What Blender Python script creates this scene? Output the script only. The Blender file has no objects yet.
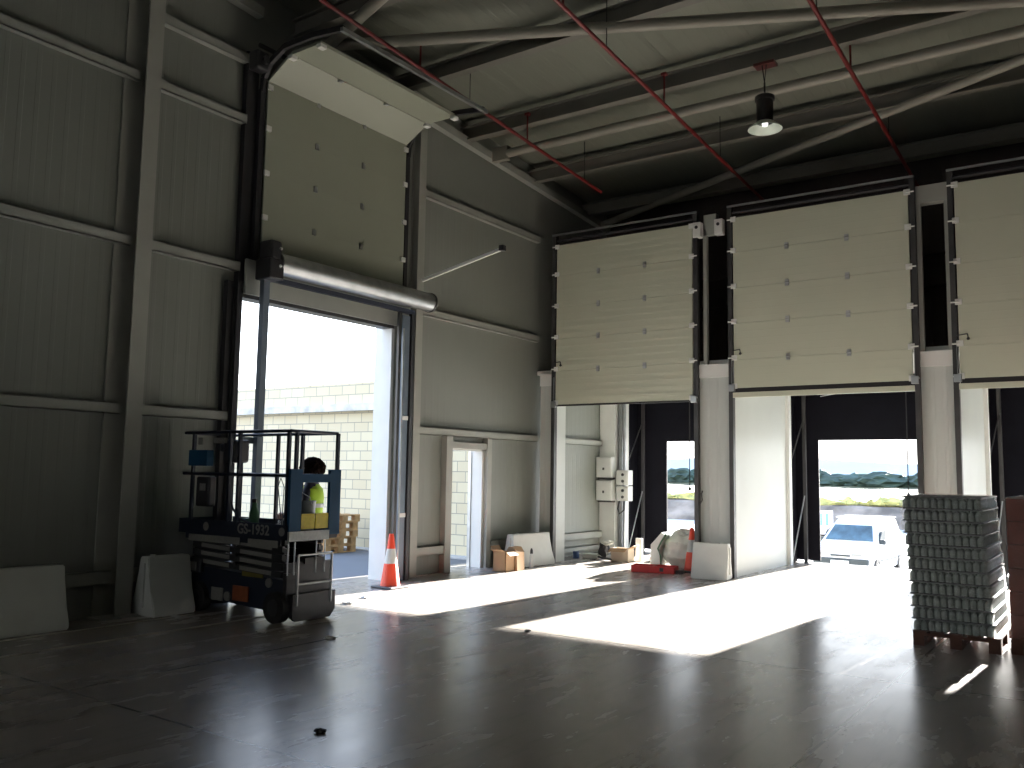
import bpy, bmesh, math, random
from math import pi, sin, cos, radians
from mathutils import Vector, Matrix
random.seed(7)
S = bpy.context.scene
COL = S.collection

# ------------------------------------------------------------------ camera
H = 1.6
yaw, pitch, roll = radians(35.0), radians(5.74), radians(0.9)
fwd = Vector((-sin(yaw)*cos(pitch), cos(yaw)*cos(pitch), sin(pitch)))
rgt = Vector((cos(yaw), sin(yaw), 0)); upv = rgt.cross(fwd)
r2 = rgt*cos(roll) + upv*sin(roll); u2 = upv*cos(roll) - rgt*sin(roll)
cd = bpy.data.cameras.new('camera'); cam = bpy.data.objects.new('camera', cd); COL.objects.link(cam)
cd.sensor_width = 36; cd.lens = 880/1024*36; cd.clip_end = 5000; cd.clip_start = 0.05
M = Matrix((r2, u2, -fwd)).transposed().to_4x4(); M.translation = Vector((0, 0, H)); cam.matrix_world = M
S.camera = cam
# ------------------------------------------------------------------ light
SUN = 112.0; SKY = 4.5
w = bpy.data.worlds.new('sky'); S.world = w; w.use_nodes = True
wn = w.node_tree.nodes; wl = w.node_tree.links
bg = wn['Background']; bg.inputs['Strength'].default_value = SKY
tc = wn.new('ShaderNodeTexCoord'); sx = wn.new('ShaderNodeSeparateXYZ'); cr = wn.new('ShaderNodeValToRGB')
wl.new(tc.outputs['Generated'], sx.inputs[0]); wl.new(sx.outputs['Z'], cr.inputs[0]); wl.new(cr.outputs[0], bg.inputs['Color'])
e = cr.color_ramp.elements
e[0].position = 0.0; e[0].color = (1.0, 0.98, 0.94, 1)
e[1].position = 0.6; e[1].color = (0.42, 0.60, 0.95, 1)
k = cr.color_ramp.elements.new(0.15); k.color = (0.90, 0.95, 1.0, 1)
sd = bpy.data.lights.new('sun', 'SUN'); sd.energy = SUN; sd.angle = radians(0.6); sd.color = (1.0, 0.97, 0.91)
so = bpy.data.objects.new('sun', sd); COL.objects.link(so)
so.rotation_euler = Vector((0.062, 1.0, 0.243)).to_track_quat('Z', 'Y').to_euler()
so.location = (0, 40, 20)
vs = S.view_settings; vs.view_transform = 'Standard'; vs.look = 'None'; vs.gamma = 1; vs.use_curve_mapping = False
vs.exposure = -0.08
S.cycles.use_denoising = True
S.cycles.max_bounces = 12; S.cycles.diffuse_bounces = 8; S.cycles.glossy_bounces = 5
S.cycles.sample_clamp_indirect = 6.0

# ------------------------------------------------------------------ materials
def mat(name, col, rough=0.6, metal=0.0, var=0.12, scale=3.0, bump=0.0, bscale=30.0, coord='Object', emit=None, stretch=(1, 1, 1), col2=None, spec=0.5):
    m = bpy.data.materials.new(name); m.use_nodes = True
    n = m.node_tree.nodes; l = m.node_tree.links; b = n['Principled BSDF']
    b.inputs['Roughness'].default_value = rough; b.inputs['Metallic'].default_value = metal
    b.inputs['Specular IOR Level'].default_value = spec
    t = n.new('ShaderNodeTexCoord'); mp = n.new('ShaderNodeMapping'); mp.inputs['Scale'].default_value = stretch
    l.new(t.outputs[coord], mp.inputs[0])
    no = n.new('ShaderNodeTexNoise'); no.inputs['Scale'].default_value = scale; no.inputs['Detail'].default_value = 6
    l.new(mp.outputs[0], no.inputs['Vector'])
    r = n.new('ShaderNodeValToRGB'); l.new(no.outputs['Fac'], r.inputs[0])
    c1 = [max(0, c*(1-var)) for c in col]; c2 = list(col2) if col2 else [min(1, c*(1+var)) for c in col]
    r.color_ramp.elements[0].position = .3; r.color_ramp.elements[1].position = .7
    r.color_ramp.elements[0].color = (*c1, 1); r.color_ramp.elements[1].color = (*c2, 1)
    l.new(r.outputs[0], b.inputs['Base Color'])
    if bump:
        nb = n.new('ShaderNodeTexNoise'); nb.inputs['Scale'].default_value = bscale; l.new(mp.outputs[0], nb.inputs['Vector'])
        bp = n.new('ShaderNodeBump'); bp.inputs['Strength'].default_value = bump; bp.inputs['Distance'].default_value = .02
        l.new(nb.outputs['Fac'], bp.inputs['Height']); l.new(bp.outputs[0], b.inputs['Normal'])
    if emit:
        b.inputs['Emission Color'].default_value = (*emit[0], 1); b.inputs['Emission Strength'].default_value = emit[1]
    return m
def ribs(m, axis, period, strength=0.4, width=0.5):
    """fine parallel ribs of sheet metal along one object axis, as bump"""
    n = m.node_tree.nodes; l = m.node_tree.links; b = n['Principled BSDF']
    t = n.new('ShaderNodeTexCoord'); s = n.new('ShaderNodeSeparateXYZ'); l.new(t.outputs['Object'], s.inputs[0])
    a = n.new('ShaderNodeMath'); a.operation = 'MULTIPLY'; a.inputs[1].default_value = 2*pi/period; l.new(s.outputs[axis], a.inputs[0])
    c = n.new('ShaderNodeMath'); c.operation = 'COSINE'; l.new(a.outputs[0], c.inputs[0])
    p = n.new('ShaderNodeMath'); p.operation = 'GREATER_THAN'; p.inputs[1].default_value = width
    q = n.new('ShaderNodeMapRange'); q.inputs['From Min'].default_value = width; q.inputs['From Max'].default_value = min(.99, width+.2)
    l.new(c.outputs[0], q.inputs[0])
    bp = n.new('ShaderNodeBump'); bp.inputs['Strength'].default_value = strength; bp.inputs['Distance'].default_value = .01
    l.new(q.outputs[0], bp.inputs['Height']); l.new(bp.outputs[0], b.inputs['Normal'])
    return m
MT = {}
MT['sheet'] = ribs(mat('wall_sheet', (.235, .25, .225), .45, var=.05, scale=.8), 'Y', .16, .2)
MT['sheet_x'] = ribs(mat('bay_sheet', (.53, .56, .53), .4, var=.05, scale=.8), 'X', .16)
MT['sheet_y'] = ribs(mat('bay_sheet_side', (.66, .69, .66), .4, var=.05, scale=.8), 'Y', .16)
MT['girt'] = mat('girt_paint', (.33, .345, .31), .45, var=.06)
MT['column'] = mat('column_paint', (.34, .345, .31), .45, var=.06)
MT['roof'] = ribs(mat('roof_sheet', (.165, .175, .142), .5, var=.06, scale=.6), 'X', .25, .3)
MT['tube'] = mat('tube_paint', (.25, .24, .20), .5, var=.08)
MT['purlin'] = mat('purlin_paint', (.15, .145, .125), .55, var=.08)
MT['darkwall'] = ribs(mat('outer_wall_dark', (.05, .04, .04), .8, var=.1), 'X', .3, .5)
MT['red'] = mat('sprinkler_red', (.15, .012, .012), .4, var=.1)
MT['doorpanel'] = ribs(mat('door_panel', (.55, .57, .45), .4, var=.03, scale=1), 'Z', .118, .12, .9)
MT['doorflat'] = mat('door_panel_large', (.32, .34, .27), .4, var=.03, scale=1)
MT['galv'] = mat('galvanised', (.45, .47, .48), .32, .9, var=.15, scale=6)
MT['track'] = mat('dull_track_steel', (.07, .07, .07), .45, .5, var=.2)
MT['blacksteel'] = mat('black_steel', (.028, .028, .032), .45, var=.2)
MT['rubber'] = mat('black_rubber', (.015, .015, .016), .7, var=.2)
MT['curtain'] = mat('shelter_curtain', (.007, .007, .011), .8, var=.15, spec=.12)
MT['whiteplastic'] = mat('white_plastic', (.72, .73, .70), .4, var=.04)
MT['barrier'] = mat('barrier_plastic', (.66, .68, .64), .5, var=.06, bump=.1)
MT['blue'] = mat('lift_blue', (.008, .06, .13), .6, var=.1, spec=.2)
MT['darkblue'] = mat('lift_dark_blue', (.010, .016, .035), .45, var=.15)
MT['label'] = mat('grey_decal', (.24, .24, .22), .5, var=.1, scale=40)
MT['whitelabel'] = mat('white_decal', (.6, .62, .6), .5, var=.1, scale=30)
MT['yellow'] = mat('yellow_decal', (.62, .50, .03), .5, var=.15, scale=14)
MT['orangelabel'] = mat('orange_decal', (.30, .08, .03), .5, var=.2, scale=20)
MT['vest'] = mat('hi_vis', (.40, .62, .03), .6, var=.05)
MT['reflect'] = mat('reflective_tape', (.55, .57, .58), .3, var=.05)
MT['skin'] = mat('skin', (.42, .25, .18), .5, var=.05)
MT['hair'] = mat('dark_hair', (.010, .007, .006), 1, var=.3, scale=30, bump=.6, bscale=60, spec=.0)
MT['navy'] = mat('dark_clothing', (.015, .017, .03), .8, var=.1)
MT['coneorange'] = mat('cone_orange', (.80, .07, .03), .45, var=.06)
MT['coneband'] = mat('cone_band', (.55, .56, .54), .35, var=.06)
MT['card'] = mat('cardboard', (.42, .27, .15), .8, var=.12)
MT['carton'] = mat('red_brown_carton', (.20, .055, .04), .7, var=.2, scale=6)
MT['wood'] = mat('pallet_wood', (.50, .30, .13), .75, var=.3, scale=8)
MT['darkwood'] = mat('dark_pallet_wood', (.14, .06, .04), .75, var=.3, scale=8)
MT['redplastic'] = mat('red_plastic', (.60, .03, .03), .35, var=.1)
MT['bottle'] = mat('green_bottle', (.34, .40, .38), .25, var=.2, scale=20)
MT['cap'] = mat('bottle_cap', (.35, .42, .45), .4)
MT['carpaint'] = mat('white_car_paint', (.55, .56, .57), .25, var=.02)
MT['carglass'] = mat('car_glass', (.035, .07, .10), .35, var=.5, scale=3, spec=.35)
MT['bumper'] = mat('grey_bumper', (.16, .18, .19), .5)
MT['bluetruck'] = mat('blue_panel', (.08, .20, .38), .4)
MT['asphalt'] = mat('yard_concrete', (.45, .44, .42), .85, var=.12, scale=.5, bump=.1)
MT['pave'] = mat('side_pavement', (.13, .137, .15), .8, var=.08, scale=.7)
MT['bank'] = mat('rubble_bank', (.19, .16, .13), .95, var=.5, scale=.7, bump=.6, bscale=2)
MT['grass'] = mat('dry_grass', (.07, .067, .022), .9, var=.35, scale=.4, bump=.5, bscale=3)
MT['field'] = mat('pale_field', (.40, .40, .32), .95, var=.2, scale=.02)
MT['bush'] = mat('bush_green', (.035, .062, .048), .8, var=.4, scale=.8, bump=.6, bscale=3)
MT['hill'] = mat('far_hill', (.40, .44, .46), 1, var=.1, scale=.01)
MT['shade'] = mat('lamp_reflector', (.62, .70, .62), .35, .1)
MT['lampblack'] = mat('lamp_housing', (.015, .015, .015), .5)
MT['bulb'] = mat('bulb', (1, 1, 1), .3, emit=((1, 1, .95), 2.5))
MT['cable'] = mat('cable', (.02, .02, .02), .6)
MT['darktrim'] = mat('dull_dark_trim', (.05, .06, .065), .7, spec=.1)
MT['palecard'] = mat('pale_cardboard', (.60, .50, .39), .85)
MT['guide'] = mat('grey_blue_guide', (.15, .19, .24), .45, .3)
MT['coping'] = mat('stained_coping', (.66, .63, .55), .9, var=.25, scale=4)
MT['tuft'] = mat('yellow_tufts', (.34, .33, .12), .9, var=.4, scale=2)
MT['dimyellow'] = mat('dark_yellow', (.18, .15, .03), .6)  # darker yellow than the gate panels, for the chassis decal
MT['redcable'] = mat('dark_red_paint', (.08, .012, .012), .5)
MT['strap'] = mat('green_strap', (.04, .14, .06), .6)
MT['paint'] = mat('worn_floor_line', (.62, .58, .48), .6, var=.35, scale=9)
MT['paper'] = mat('paper', (.7, .7, .68), .8)
MT['bluecan'] = mat('blue_can', (.04, .08, .2), .4)
MT['sack'] = mat('white_sack', (.66, .66, .60), .5, var=.12, scale=4, bump=.8, bscale=9)

# glossy stained concrete floor
m = bpy.data.materials.new('polished_concrete'); m.use_nodes = True; n = m.node_tree.nodes; l = m.node_tree.links; b = n['Principled BSDF']
t = n.new('ShaderNodeTexCoord')
def noise(sc, det, st=(1, 1, 1), rough=.6):
    mp = n.new('ShaderNodeMapping'); mp.inputs['Scale'].default_value = st; l.new(t.outputs['Object'], mp.inputs[0])
    x = n.new('ShaderNodeTexNoise'); x.inputs['Scale'].default_value = sc; x.inputs['Detail'].default_value = det; x.inputs['Roughness'].default_value = rough
    l.new(mp.outputs[0], x.inputs['Vector']); return x.outputs['Fac']
def ramp(fac, p0, c0, p1, c1):
    r = n.new('ShaderNodeValToRGB'); l.new(fac, r.inputs[0]); r.color_ramp.elements[0].position = p0; r.color_ramp.elements[1].position = p1
    r.color_ramp.elements[0].color = (*c0, 1); r.color_ramp.elements[1].color = (*c1, 1); return r.outputs[0]
big = ramp(noise(.9, 10, (1, 1, 1), .7), .3, (.29, .26, .235), .7, (.35, .315, .29))
streak = ramp(noise(2.2, 9, (4, .4, 1), .65), .33, (.30, .29, .28), .47, (1, 1, 1))
mx = n.new('ShaderNodeMixRGB'); mx.blend_type = 'MULTIPLY'; mx.inputs[0].default_value = .3; l.new(big, mx.inputs[1]); l.new(streak, mx.inputs[2])
br = n.new('ShaderNodeTexBrick'); br.offset = 0; br.inputs['Scale'].default_value = 1; br.inputs['Brick Width'].default_value = 4.7; br.inputs['Row Height'].default_value = 4.1
br.inputs['Mortar Size'].default_value = .012; br.inputs['Color1'].default_value = br.inputs['Color2'].default_value = (1, 1, 1, 1); br.inputs['Mortar'].default_value = (.3, .3, .3, 1)
mpj = n.new('ShaderNodeMapping'); mpj.inputs['Location'].default_value = (1.6, .6, 0); l.new(t.outputs['Object'], mpj.inputs[0]); l.new(mpj.outputs[0], br.inputs['Vector'])
mj = n.new('ShaderNodeMixRGB'); mj.blend_type = 'MULTIPLY'; mj.inputs[0].default_value = 1; l.new(mx.outputs[0], mj.inputs[1]); l.new(br.outputs['Color'], mj.inputs[2])
l.new(mj.outputs[0], b.inputs['Base Color'])
l.new(ramp(noise(1.8, 8, (2.0, .6, 1), .6), .05, (.16, .16, .16), .95, (.36, .36, .36)), b.inputs['Roughness'])
bp = n.new('ShaderNodeBump'); bp.inputs['Strength'].default_value = .30; bp.inputs['Distance'].default_value = .0012
l.new(noise(6, 8, (2.2, .7, 1), .65), bp.inputs['Height']); l.new(bp.outputs[0], b.inputs['Normal'])
b.inputs['Specular IOR Level'].default_value = .75
MT['floor'] = m
# concrete block wall
m = bpy.data.materials.new('concrete_block'); m.use_nodes = True; n = m.node_tree.nodes; l = m.node_tree.links; b = n['Principled BSDF']
t = n.new('ShaderNodeTexCoord'); s = n.new('ShaderNodeSeparateXYZ'); c = n.new('ShaderNodeCombineXYZ'); l.new(t.outputs['Object'], s.inputs[0])
l.new(s.outputs['X'], c.inputs['X']); l.new(s.outputs['Z'], c.inputs['Y'])
br = n.new('ShaderNodeTexBrick'); br.inputs['Scale'].default_value = 1; br.inputs['Brick Width'].default_value = .4; br.inputs['Row Height'].default_value = .2
br.inputs['Mortar Size'].default_value = .008; br.inputs['Color1'].default_value = (.74, .66, .46, 1); br.inputs['Color2'].default_value = (.68, .59, .40, 1); br.inputs['Mortar'].default_value = (.36, .32, .25, 1)
l.new(c.outputs[0], br.inputs['Vector']); l.new(br.outputs['Color'], b.inputs['Base Color']); b.inputs['Roughness'].default_value = .9
MT['block'] = m
# clear film
m = bpy.data.materials.new('stretch_film'); m.use_nodes = True; n = m.node_tree.nodes; l = m.node_tree.links; b = n['Principled BSDF']
b.inputs['Base Color'].default_value = (.8, .82, .82, 1); b.inputs['Roughness'].default_value = .22
tr = n.new('ShaderNodeBsdfTransparent'); mi = n.new('ShaderNodeMixShader'); no = n.new('ShaderNodeTexNoise'); no.inputs['Scale'].default_value = 5; no.inputs['Detail'].default_value = 8
rr = n.new('ShaderNodeMapRange'); rr.inputs['From Min'].default_value = .2; rr.inputs['From Max'].default_value = .8; rr.inputs['To Min'].default_value = .09; rr.inputs['To Max'].default_value = .24
l.new(no.outputs['Fac'], rr.inputs[0]); l.new(rr.outputs[0], mi.inputs[0]); tl = n.new('ShaderNodeBsdfTranslucent'); tl.inputs[0].default_value = (.9, .9, .88, 1); m2 = n.new('ShaderNodeMixShader'); m2.inputs[0].default_value = .45; l.new(b.outputs[0], m2.inputs[1]); l.new(tl.outputs[0], m2.inputs[2]); l.new(tr.outputs[0], mi.inputs[1]); l.new(m2.outputs[0], mi.inputs[2]); l.new(mi.outputs[0], n['Material Output'].inputs[0])
bpp = n.new('ShaderNodeBump'); bpp.inputs['Strength'].default_value = .3; l.new(no.outputs['Fac'], bpp.inputs['Height']); l.new(bpp.outputs[0], b.inputs['Normal'])
MT['film'] = m

# ------------------------------------------------------------------ mesh helpers
class MB:
    def __init__(s): s.bm = bmesh.new()
    def box(s, x0, x1, y0, y1, z0, z1, bev=0, mx=None):
        r = bmesh.ops.create_cube(s.bm, size=1)['verts']
        bmesh.ops.scale(s.bm, vec=(abs(x1-x0), abs(y1-y0), abs(z1-z0)), verts=r)
        bmesh.ops.translate(s.bm, vec=((x0+x1)/2, (y0+y1)/2, (z0+z1)/2), verts=r)
        if bev:
            ed = list({e for v in r for e in v.link_edges})
            o = bmesh.ops.bevel(s.bm, geom=ed, offset=bev, segments=2, affect='EDGES', profile=.5)
            r = list({v for f in o['faces'] for v in f.verts} | {v for v in r if v.is_valid})
        if mx: bmesh.ops.transform(s.bm, matrix=mx, verts=r)
        return s
    def tube(s, p, q, r, seg=12, r1=None):
        p = Vector(p); q = Vector(q); d = q-p
        mxx = Matrix.Translation((p+q)/2) @ d.to_track_quat('Z', 'Y').to_matrix().to_4x4()
        bmesh.ops.create_cone(s.bm, cap_ends=True, segments=seg, radius1=r, radius2=r if r1 is None else r1, depth=d.length, matrix=mxx)
        return s
    def path(s, pts, r, seg=8):
        pts = [Vector(p) for p in pts]; rings = []
        for i, p in enumerate(pts):
            d = (pts[min(i+1, len(pts)-1)]-pts[max(i-1, 0)]).normalized()
            a = d.cross(Vector((0, 0, 1)));
            if a.length < .01: a = d.cross(Vector((0, 1, 0)))
            a.normalize(); bb = d.cross(a)
            rings.append([s.bm.verts.new(p+(a*cos(2*pi*j/seg)+bb*sin(2*pi*j/seg))*r) for j in range(seg)])
        for i in range(len(rings)-1):
            for j in range(seg): s.bm.faces.new((rings[i][j], rings[i][(j+1) % seg], rings[i+1][(j+1) % seg], rings[i+1][j]))
        s.bm.faces.new(rings[0]); s.bm.faces.new(rings[-1][::-1]); return s
    def beam(s, p, q, wd, ht, up=(0, 0, 1)):
        """rectangular bar from p to q, ht along up"""
        p = Vector(p); q = Vector(q); d = (q-p); L = d.length; d.normalize(); sd = d.cross(Vector(up)).normalized(); u = sd.cross(d)
        v = [s.bm.verts.new(c+sd*a*wd/2+u*b2*ht/2) for c in (p, q) for a, b2 in ((-1, -1), (1, -1), (1, 1), (-1, 1))]
        for f in ((3, 2, 1, 0), (4, 5, 6, 7), (0, 1, 5, 4), (1, 2, 6, 5), (2, 3, 7, 6), (3, 0, 4, 7)): s.bm.faces.new([v[i] for i in f])
        return s
    def ibeam(s, p, q, wd, ht, t=.02, up=(0, 0, 1)):
        u = Vector(up); d = (Vector(q)-Vector(p)).normalized(); u = (u-d*u.dot(d)).normalized()
        for o in (-1, 1): s.beam(Vector(p)+u*o*(ht/2-t/2), Vector(q)+u*o*(ht/2-t/2), wd, t, up)
        return s.beam(p, q, t, ht-2*t, up)
    def prism(s, poly, a, b2, axis='y', mx=None):
        """extrude a 2d outline: axis y -> poly is (x,z); axis x -> poly is (y,z); axis z -> (x,y)"""
        def P(u, v, k): return {'y': (u, k, v), 'x': (k, u, v), 'z': (u, v, k)}[axis]
        A = [s.bm.verts.new(P(u, v, a)) for u, v in poly]; B = [s.bm.verts.new(P(u, v, b2)) for u, v in poly]
        nn = len(poly)
        s.bm.faces.new(A); s.bm.faces.new(B[::-1])
        for i in range(nn): s.bm.faces.new((A[i], B[i], B[(i+1) % nn], A[(i+1) % nn]))
        if mx: bmesh.ops.transform(s.bm, matrix=mx, verts=A+B)
        return s
    def lathe(s, prof, c=(0, 0, 0), seg=24, cap=True):
        rings = [[s.bm.verts.new((c[0]+r*cos(2*pi*j/seg), c[1]+r*sin(2*pi*j/seg), c[2]+z)) for j in range(seg)] for r, z in prof]
        for i in range(len(rings)-1):
            for j in range(seg): s.bm.faces.new((rings[i][j], rings[i][(j+1) % seg], rings[i+1][(j+1) % seg], rings[i+1][j]))
        if cap: s.bm.faces.new(rings[0][::-1]); s.bm.faces.new(rings[-1])
        return s
    def blob(s, c, r, sub=2, amp=.15, seed=0):
        rnd = random.Random(seed); o = bmesh.ops.create_icosphere(s.bm, subdivisions=sub, radius=1)['verts']
        for v in o:
            k2 = 1+amp*(rnd.random()-.5)*2
            v.co = Vector((v.co.x*r[0]*k2+c[0], v.co.y*r[1]*k2+c[1], v.co.z*r[2]*k2+c[2]))
        return s
    def build(s, name, mt, parent=None, smooth=False):
        bmesh.ops.recalc_face_normals(s.bm, faces=s.bm.faces[:])
        off = Vector((0, 0, 0)); p = parent
        while p is not None: off += p.location; p = p.parent
        me = bpy.data.meshes.new(name)
        bmesh.ops.translate(s.bm, vec=-off, verts=s.bm.verts[:])
        s.bm.to_mesh(me); s.bm.free()
        if smooth:
            for f in me.polygons: f.use_smooth = True
            try: me.set_sharp_from_angle(angle=radians(35))
            except Exception: pass
        me.materials.append(MT[mt] if isinstance(mt, str) else mt)
        o = bpy.data.objects.new(name, me); COL.objects.link(o); o.parent = parent
        return o
def thing(name, label, cat, loc, group=None):
    o = bpy.data.objects.new(name, None); COL.objects.link(o); o.location = loc; o.empty_display_size = .2
    o['label'] = label; o['category'] = cat
    if group: o['group'] = group
    return o
def tag(o, label, cat, group=None):
    o['label'] = label; o['category'] = cat
    if group: o['group'] = group
    return o
def struct(o, label=None):
    o['kind'] = 'structure'
    if label: o['label'] = label
    return o
def children(o): return [c for c in COL.objects if c.parent == o]
def copy_tree(o, loc=None, label=None, group=None):
    def rec(a, par):
        c = a.copy(); COL.objects.link(c); c.parent = par
        for ch in children(a): rec(ch, c)
        return c
    r = rec(o, None)
    if loc: r.location = loc
    if label: r['label'] = label
    if group: r['group'] = group
    return r
def text(name, body, size, mt, parent, origin, xdir, updir, extrude=.001, align='LEFT'):
    cu = bpy.data.curves.new(name, 'FONT'); cu.body = body; cu.size = size; cu.extrude = extrude; cu.align_x = align; cu.align_y = 'CENTER'; cu.offset = size*.02
    o = bpy.data.objects.new(name, cu); COL.objects.link(o); cu.materials.append(MT[mt])
    x = Vector(xdir).normalized(); u = Vector(updir).normalized(); z = x.cross(u)
    mm = Matrix((x, u, z)).transposed().to_4x4()
    off = Vector((0, 0, 0)); p = parent
    while p is not None: off += p.location; p = p.parent
    mm.translation = Vector(origin)-off
    bpy.context.view_layer.update()
    me = bpy.data.meshes.new_from_object(o.evaluated_get(bpy.context.evaluated_depsgraph_get()))
    bpy.data.objects.remove(o); me.transform(mm); me.name = name
    o = bpy.data.objects.new(name, me); COL.objects.link(o); o.parent = parent
    if not me.materials: me.materials.append(MT[mt])
    return o

def roofz(y): return 7.2-.07*(y-10.8)          # underside line of the roof steel
XW = -9.05                                      # left wall sheet
XF = -8.96                                      # face of its girts
YD = 13.65                                      # line of the dock doors
YO = 16.4                                       # outer dock wall
PIERS = [(-9.05, -8.57), (-5.80, -5.19), (-2.43, -1.92), (.86, 1.40), (4.15, 4.70)]
BAYS = [(-8.57, -5.80), (-5.19, -2.43), (-1.92, .86), (1.40, 4.15)]
OPEN = [(-7.95, -5.95), (-4.82, -2.58), (-1.40, .70), (1.92, 4.02)]   # openings in the dock shelters

# ------------------------------------------------------------------ shell
struct(MB().box(XW-.6, 14, -14, 17.15, -.3, 0).build('floor', 'floor'))
b = MB()
for y0, y1, z0, z1 in ((-14, 6.90, 0, 8.6), (6.90, 9.68, 3.76, 8.6), (9.68, 11.13, 0, 8.6), (11.13, 12.08, 2.0, 8.6), (12.08, YO+.1, 0, 8.6)):
    b.box(XW-.1, XW, y0, y1, z0, z1)
struct(b.build('wall_left', 'sheet'))
struct(MB().box(14, 14.15, -14, YO, 0, 9.5).build('wall_right', 'sheet'))
b = MB().box(-9.15, -6, -14.15, -14, 0, 3).box(-1, 14, -14.15, -14, 0, 3).box(-9.15, 14, -14.15, -14, 3, 9.5)  # unseen rear wall; the gap is added to let in fill light
struct(b.build('wall_rear', 'sheet_x'))
b = MB(); b.box(-9.15, 14.1, YO, YO+.12, 3.42, 7.4).box(4.7, 14.1, YO, YO+.12, 0, 3.42)
struct(b.build('wall_back', 'darkwall'))
struct(MB().box(-9.15, -8.60, YO-.02, YO+.1, 0, 3.42).build('wall_back_bay', 'sheet_x'))
b = MB()
v = [b.bm.verts.new(p) for p in ((-9.2, -14.2, roofz(-14.2)+.38), (14.2, -14.2, roofz(-14.2)+.38), (14.2, 16.7, roofz(16.7)+.38), (-9.2, 16.7, roofz(16.7)+.38))]
v2 = [b.bm.verts.new(x.co+Vector((0, 0, .15))) for x in v]
b.bm.faces.new(v[::-1]); b.bm.faces.new(v2)
for i in range(4): b.bm.faces.new((v[i], v[(i+1) % 4], v2[(i+1) % 4], v2[i]))
struct(b.build('ceiling', 'roof'))
# piers between the dock bays: solid partitions from the door line to the outer wall
for i, (a, c) in enumerate(PIERS):
    if i == 0: o = MB().box(-8.90, c, YD, YD+.35, 0, 3.3).build('wall_pier_1', 'sheet_x')
    else: o = MB().box(a, c, YD, YO+.02, 0, 3.3).build('wall_pier_%d' % (i+1), 'sheet_x')
    struct(o)
    o = MB().box(-8.90 if i == 0 else a, c, YD-.03, YD+.4, 3.2, 3.42).build('trim_%d' % (i+1), 'whiteplastic'); struct(o)
struct(MB().box(-9.05, 4.7, YD+.1, YO+.1, 3.42, 3.5).build('ceiling_bay', 'whiteplastic'))
struct(MB().box(4.7, 14, YD, YD+.1, 0, 7.3).build('wall_dock_end', 'sheet_x'))
# jamb angles of each bay at the outer wall (pale frame at the inner edge of the shelter)
for i, (a, c) in enumerate(BAYS[:3]):
    b = MB().box(a, a+.06, YO-.12, YO+.02, 0, 3.4).box(c-.06, c, YO-.12, YO+.02, 0, 3.4)
    struct(b.build('trim_%d' % (10+i), 'whiteplastic'))
# beam between doors 2 and 3 near their tops
struct(MB().box(-2.43, -1.92, YD-.02, YD+.15, 5.6, 5.86).build('trim_20', 'column'))
b = MB()
for z in (5.45, 4.9): b.box(-9, 5, YO-.15, YO, z, z+.14)
struct(b.build('trim_21', 'darkwall'))

# girts on the left wall, C sections
tn = 30
def girt(y0, y1, z, h=.12):
    global tn
    b = MB(); b.box(XW, XF, y0, y1, z-h/2, z-h/2+.012).box(XW, XF, y0, y1, z+h/2-.012, z+h/2).box(XF-.012, XF, y0, y1, z-h/2, z+h/2)
    struct(b.build('trim_%d' % tn, 'girt')); tn += 1
for z in (2.23, 4.10, 6.0): girt(-4, 5.40, z)
for z in (2.23, 4.10, 6.0, 6.8): girt(5.62, 6.86, z)
for z in (2.23, 4.10, 6.0): girt(10.29, YD+.02, z)
girt(5.62, 6.86, .42, .14); girt(-4, 5.4, .42, .14)
girt(10.29, 10.98, .37, .14); girt(12.24, 13.6, .37, .14)
girt(14.0, 16.1, 2.23); girt(14.0, 16.1, .37, .14); girt(14.0, 16.1, .12, .1)
b = MB(); b.beam((XF, 9.6, roofz(9.6)), (XF, 16.3, roofz(16.3)), .12, .13)
struct(b.build('trim_%d' % tn, 'girt')); tn += 1
b = MB(); b.beam((XF, 2, roofz(2)), (XF, 7.0, roofz(7)), .12, .13)
struct(b.build('trim_%d' % tn, 'girt')); tn += 1
# posts beside the pedestrian door
b = MB().box(XW, XF+.02, 10.98, 11.13, 0, 2.17).box(XW, XF+.02, 12.08, 12.2, 0, 2.17).box(XW, XF, 11.13, 12.08, 1.98, 2.08)
struct(b.build('trim_%d' % tn, 'column')); tn += 1

# steel columns against the left wall
def hcol(name, y0, y1, xf, z1, label):
    b = MB(); b.box(xf-.015, xf, y0, y1, 0, z1).box(XW, xf-.015, (y0+y1)/2-.006, (y0+y1)/2+.006, 0, z1).box(XW, XW+.015, y0-.02, y1+.02, 0, z1)
    b.box(XW, xf-.01, y0, y0+.012, 0, z1)
    o = b.build(name, 'column'); struct(o, label); return o
o = MB().box(-8.915, -8.90, 5.42, 5.61, 0, 7.6).box(XW, -8.915, 5.50, 5.53, 0, 7.6).box(XW, XW+.02, 5.24, 5.62, 0, 7.6).box(XW, -8.80, 5.2, 5.64, 0, .02)
o = o.build('column', 'column'); struct(o)
hcol('column', 10.13, 10.29, -8.92, 7.25, None)

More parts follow.
